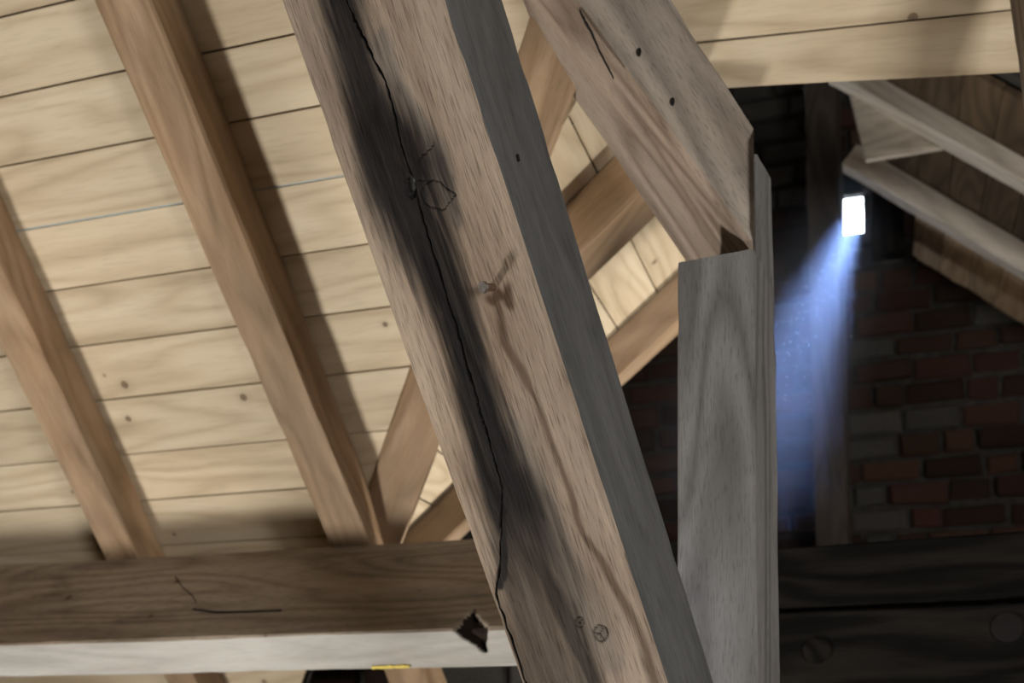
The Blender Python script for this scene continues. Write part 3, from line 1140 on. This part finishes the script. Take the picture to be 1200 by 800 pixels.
def hero_masks(pts):
    P = pts[:, :2]
    wp = np.stack([vnoise(pts * np.array([10, 40, 0]) + 3.1), vnoise(pts * np.array([10, 40, 0]) + 9.7)], 1)
    wf = np.stack([vnoise(pts * np.array([40, 160, 0]) + 5.1), vnoise(pts * np.array([40, 160, 0]) + 1.7)], 1)
    Pw = P + wp * np.array([0.02, 0.006]) + wf * np.array([0.006, 0.002])
    d, w = seg_dist(Pw, stain_main)
    streak = 0.5 + 0.5 * vnoise(pts * np.array([5, 130, 0]) + 21)
    streak2 = vnoise(pts * np.array([9, 320, 0]) + 31)
    low = sstep(0.65, 0.85, P[:, 0] - EXT[0])                      # the stain thins out towards the foot
    st = (1 - sstep(0.40, 1.15, d / w + 0.30 * (streak - 0.5) + 0.12 * streak2)) * (0.93 + 0.12 * streak) * (1 - low * (0.12 + 0.3 * streak))
    d, w = seg_dist(Pw, stain_low)
    st = np.maximum(st, (1 - sstep(0.3, 1.1, d / w)) * 0.88)
    d, w = seg_dist(Pw, stain_core)
    st = np.maximum(st, (1 - sstep(0.3, 1.3, d / w)) * 1.0)
    d, w = seg_dist(Pw, rust)
    ru = (1 - sstep(0.2, 1.25, d / w)) * 0.8
    d, w = seg_dist(Pw, rust2)
    ru = np.maximum(ru, (1 - sstep(0.25, 1.1, d / w)) * 1.0)
    d, w = seg_dist(Pw, gray_p)
    gr = (1 - sstep(0.3, 1.2, d / w)) * 0.6
    d, w = seg_dist(Pw, gray_q)
    gr = np.maximum(gr, (1 - sstep(0.3, 1.2, d / w)) * 0.5)
    ln = np.zeros(len(P))
    wj = P + wf * 0.0016 + wp * 0.0012
    for poly in fine:
        d, _ = seg_dist(wj, poly)
        ln = np.maximum(ln, (1 - sstep(0.0003, 0.0017, d)) * 0.85)
    for (cx, cy), r in ((ring1, 0.0115), (ring2, 0.007)):
        dx, dy = wj[:, 0] - cx, wj[:, 1] - cy
        rr = np.hypot(dx, dy)
        ln = np.maximum(ln, (1 - sstep(0.0004, 0.0016, np.abs(rr - r))) * 0.8)
        ang = np.arctan2(dy, dx)
        star = np.min([np.abs(np.sin((ang - a_) / 1.0)) * rr + np.where(np.cos(ang - a_) < 0, 0.01, 0) for a_ in (0.3, 2.2, 4.4)], axis=0)
        ln = np.maximum(ln, np.where(rr < r, (1 - sstep(0.0004, 0.0013, star)) * 0.8, 0))
        st = np.maximum(st, np.where(rr < r * 1.2, 0.35, 0))
    return st, ru, ln, gr


def hero_disp(pts, u):
    P = pts[:, :2]
    st, ru, ln, gr = hero_masks(pts)
    cy = np.interp(P[:, 0], crack_x, crack_y)
    d = np.abs(P[:, 1] - cy)
    out = -0.002 * ln
    # raised swelling round the knot
    kd = np.hypot((P[:, 0] - kn[0]) / 0.06, (P[:, 1] - kn[1] - 0.012) / 0.04)
    out = out + 0.005 * np.exp(-kd ** 2)
    ke = np.hypot((P[:, 0] - kn[0]) / 0.0175, (P[:, 1] - kn[1]) / 0.0105)
    out = out - 0.010 * (1 - sstep(0.75, 1.05, ke)) + 0.004 * np.exp(-(ke / 0.5) ** 2)
    # fibrous tool marks
    out = out + 0.0007 * vnoise(pts * np.array([30, 420, 0]) + 2.0) + 0.0010 * vnoise(pts * np.array([7, 90, 0]) + 6.0)
    return out


def hero_attr(me, V, side, fr):
    n1, m = V.shape[:2]
    flat = V.reshape(-1, 3)
    col = np.zeros((len(flat), 4), np.float32)
    s = np.tile(side == 0, n1)
    st, ru, ln, gr = hero_masks(flat[s])
    col[s] = np.stack([st, ru, ln, gr], 1)
    at_ = me.color_attributes.new('stain', 'FLOAT_COLOR', 'POINT')
    at_.data.foreach_set('color', col.reshape(-1))
    wa = me.attributes.new('weathering', 'FLOAT', 'POINT')
    wa.data.foreach_set('value', col[:, 3].copy())
    mi = np.zeros(len(me.polygons), np.int32)
    me.polygons.foreach_get('material_index', mi)
    j0 = int(np.argmax(side == 0))
    for r in range(n1 - 1):
        for j in (46 + 0, 46 + 1, 46 + 2):
            mi[r * m + j0 + j] = 2
    # resin filled knot
    cen = (flat[:].reshape(n1, m, 3))
    for r in range(n1 - 1):
        row = cen[r]
        ke = np.hypot((row[:, 0] - kn[0]) / 0.0165, (row[:, 1] - kn[1]) / 0.0098)
        for j in np.nonzero((ke < 0.95) & (side == 0))[0]:
            mi[r * m + j] = 2
    me.polygons.foreach_set('material_index', mi)
    # sink the crack
    co = np.array([v.co[:] for v in me.vertices])
    cb = co.reshape(n1, m, 3)
    nrm = np.array([0, 0, 1.0])
    zc = cb[:, :, 2].mean()
    sgn = 1.0 if cb[:, j0 + 5, 2].mean() > zc else -1.0
    cb[:, j0 + 47, 2] -= sgn * 0.0085
    cb[:, j0 + 48, 2] -= sgn * 0.0085
    me.vertices.foreach_set('co', cb.reshape(-1))
    me.update()


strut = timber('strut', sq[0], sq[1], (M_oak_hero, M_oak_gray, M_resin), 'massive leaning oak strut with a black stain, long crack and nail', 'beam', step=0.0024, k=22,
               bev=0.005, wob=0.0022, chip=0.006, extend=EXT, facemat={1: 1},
               hero={'side': 0, 'cols': hero_cols, 'disp': hero_disp, 'attr': hero_attr})


# nail in the strut
def rod(name, p0, p1, r0, r1, mat, parent, seg=14, head=None):
    ax = nz(p1 - p0)
    a = nz(np.cross(ax, Z + 0.01))
    b = np.cross(ax, a)
    v, f = [], []
    rings = [(p0, r0), (p1, r1)]
    if head:
        rings += [(p1, head[0]), (p1 + ax * head[1] * 0.7, head[0]), (p1 + ax * head[1], head[0] * 0.7)]
    for p, r in rings:
        for i in range(seg):
            t = 2 * math.pi * i / seg
            v.append(p + a * math.cos(t) * r + b * math.sin(t) * r - p0)
    for k_ in range(len(rings) - 1):
        for i in range(seg):
            j = (i + 1) % seg
            f.append((k_ * seg + i, k_ * seg + j, (k_ + 1) * seg + j, (k_ + 1) * seg + i))
    f.append(tuple((len(rings) - 1) * seg + i for i in range(seg)))
    me = mesh_from(name, v, f)
    me.shade_smooth()
    me.set_sharp_from_angle(angle=math.radians(35))
    from mathutils import Matrix
    return new_obj(name, me, (mat,), parent, Matrix.Translation(p0.tolist()))


nb = hit(579, 336, B0, fn)
nt_ = nb + nz(fn + np.array([-0.25, 0, -0.1])) * 0.022
nail = rod('nail', nb - fn * 0.01, nt_, 0.0055, 0.0055, M_rust, strut)
rod('nail_head', nt_, nt_ + (nt_ - nb) * 0.2, 0.0085, 0.0075, M_iron, nail)


def bore(px, plane_p, plane_n, rx, rz, parent, name='peg_hole'):
    """small bored hole as a raised black disc; the colour stands for its shade"""
    p = hit(px[0], px[1], plane_p, plane_n)
    pn = nz(plane_n)
    if pn @ (CAM - p) < 0:
        pn = -pn
    b = nz(Z - pn * (Z @ pn))
    a = np.cross(b, pn)
    v, f = [], []
    seg = 14
    for r, h in ((1.0, 0.0), (1.0, 0.0045), (0.8, 0.0045), (0.0, 0.0043)):
        for i in range(seg):
            t = 2 * math.pi * i / seg
            v.append(a * math.cos(t) * rx * r + b * math.sin(t) * rz * r + pn * h)
    for k_ in range(3):
        for i in range(seg):
            j = (i + 1) % seg
            f.append((k_ * seg + i, k_ * seg + j, (k_ + 1) * seg + j, (k_ + 1) * seg + i))
    me = mesh_from(name, v, f)
    from mathutils import Matrix
    return new_obj(name, me, (M_hole,), parent, Matrix.Translation(p.tolist()))


side_n = np.cross(B1 - B0, C0 - B0)
bore((605, 186), B0, side_n, 0.0028, 0.006, strut)
bn = np.cross(br_q[1][1] - br_q[0][1], br_q[0][2] - br_q[0][1])
bore((749, 62), br_q[0][1], bn, 0.0035, 0.0075, brace)
bore((788, 120), br_q[0][1], bn, 0.0035, 0.007, brace)

def crack_sliver(parent, plane_p, plane_n, pts, name='crack', proud=0.0035, mat=None):
    """narrow open crack along a face; pts = (x, y, width in millimetres)"""
    pn = nz(plane_n)
    P = [hit(x, y, plane_p, pn) for x, y, _ in pts]
    if pn @ (CAM - P[0]) < 0:
        pn = -pn
    dense, ws = [], []
    for i in range(len(P) - 1):
        for j in range(4):
            q_ = j / 4
            dense.append(P[i] * (1 - q_) + P[i + 1] * q_)
            ws.append((pts[i][2] * (1 - q_) + pts[i + 1][2] * q_) / 1000)
    dense.append(P[-1])
    ws.append(pts[-1][2] / 1000)
    v, f = [], []
    for i, p in enumerate(dense):
        d = nz(dense[min(i + 1, len(dense) - 1)] - dense[max(i - 1, 0)])
        sd_ = np.cross(pn, d)
        jt = rng.uniform(-0.0008, 0.0008)
        w = ws[i] * rng.uniform(0.7, 1.3) / 2
        o_ = p + sd_ * jt - P[0]
        v += [o_ - sd_ * w - pn * 0.004, o_ - sd_ * w + pn * proud, o_ + sd_ * w + pn * proud, o_ + sd_ * w - pn * 0.004]
    for i in range(len(dense) - 1):
        for k_ in range(3):
            f.append((i * 4 + k_, i * 4 + k_ + 1, i * 4 + 5 + k_, i * 4 + 4 + k_))
    from mathutils import Matrix
    return new_obj(name, mesh_from(name, v, f), (mat or M_hole,), parent, Matrix.Translation(P[0].tolist()))


crack_sliver(brace, br_q[0][1], bn, [(679, 10, 0.8), (684, 22, 2.4), (692, 36, 2.0), (702, 58, 1.6), (712, 78, 1.1), (719, 92, 0.5)])
crack_sliver(brace, br_q[0][1], np.cross(br_q[1][1] - br_q[0][1], br_q[0][0] - br_q[0][1]), [(601, 8, 0.3), (622, 33, 0.6), (646, 60, 0.7), (684, 106, 0.6), (713, 141, 0.2)], proud=0.0008)
crack_sliver(purlin, pt, U, [(226, 714, 0.4), (250, 717, 1.1), (290, 717, 0.9), (330, 715, 0.4)])
crack_sliver(purlin, pt, U, [(206, 676, 2.0), (214, 688, 1.0), (226, 698, 1.2), (231, 706, 0.5)])

crack_sliver(purlin, _pp, N, [(436, 781.5, 7), (450, 781, 9), (466, 780.5, 9), (480, 780, 6)], name='paint_mark', proud=0.003, mat=M_yellow)

# ------------------------------------------------------------------ dusty air of the wing and the motes in the light shaft
sd = nz(SUN_TO - SUN_FROM)
sa = nz(np.cross(sd, Z))
sb = np.cross(sd, sa)
HL, HR = 3.95, 0.30                                       # plume of dusty air drifting in the shaft
hv_ = [(x, y, z) for x in (0.04, HL) for y in (-HR, HR) for z in (-HR, HR)]
hz = new_obj('dust_haze', mesh_from('dust_haze', hv_, [(0, 1, 3, 2), (4, 6, 7, 5), (0, 4, 5, 1), (2, 3, 7, 6), (0, 2, 6, 4), (1, 5, 7, 3)]), (), None, mat4(SUN_FROM, sd, sa, sb))
tag(hz, 'bluish dusty haze filling the slanting shaft of daylight', 'haze', None, 'stuff')
mh = bpy.data.materials.new('dusty_air')
mh.use_nodes = True
nt = mh.node_tree
nt.nodes.remove(nt.nodes['Principled BSDF'])
vs = node(nt, 'ShaderNodeVolumeScatter')
vs.inputs['Color'].default_value = (0.72, 0.82, 1.0, 1)
vs.inputs['Anisotropy'].default_value = 0.2
tcv = node(nt, 'ShaderNodeTexCoord')
flat_ = node(nt, 'ShaderNodeVectorMath', operation='MULTIPLY')
flat_.inputs[1].default_value = (0.0, 1.0, 1.0)
lk(nt, tcv.outputs['Object'], flat_.inputs[0])
len_ = node(nt, 'ShaderNodeVectorMath', operation='LENGTH')
lk(nt, flat_.outputs[0], len_.inputs[0])
mr = node(nt, 'ShaderNodeMapRange', interpolation_type='SMOOTHSTEP')
mr.inputs[1].default_value = 0.07
mr.inputs[2].default_value = HR
mr.inputs[3].default_value = 0.075
mr.inputs[4].default_value = 0.0
lk(nt, len_.outputs['Value'], mr.inputs[0])
lk(nt, mr.outputs[0], vs.inputs['Density'])
lk(nt, vs.outputs[0], nt.nodes['Material Output'].inputs['Volume'])
hz.data.materials.append(mh)

v, f = [], []
sd = nz(SUN_TO - SUN_FROM)
sa = nz(np.cross(sd, Z))
sb = np.cross(sa, sd)
for i in range(170):
    t = rng.uniform(0.9, 3.6)
    p = SUN_FROM + sd * t + sa * rng.gauss(0, 0.05) + sb * rng.gauss(0, 0.05)
    r = rng.uniform(0.0006, 0.0014)
    b = len(v)
    v += [p + np.array(q_) * r for q_ in ((1, 0, 0), (-1, 0, 0), (0, 1, 0), (0, -1, 0), (0, 0, 1), (0, 0, -1))]
    f += [(b + i_, b + j_, b + k_) for i_, j_, k_ in ((0, 2, 4), (2, 1, 4), (1, 3, 4), (3, 0, 4), (2, 0, 5), (1, 2, 5), (3, 1, 5), (0, 3, 5))]
motes = new_obj('dust_motes', mesh_from('dust_motes', [p - SUN_TO for p in v], f), (M_dust,))
motes.location = SUN_TO.tolist()
tag(motes, 'fine dust motes floating in the bluish light shaft', 'dust', None, 'stuff')
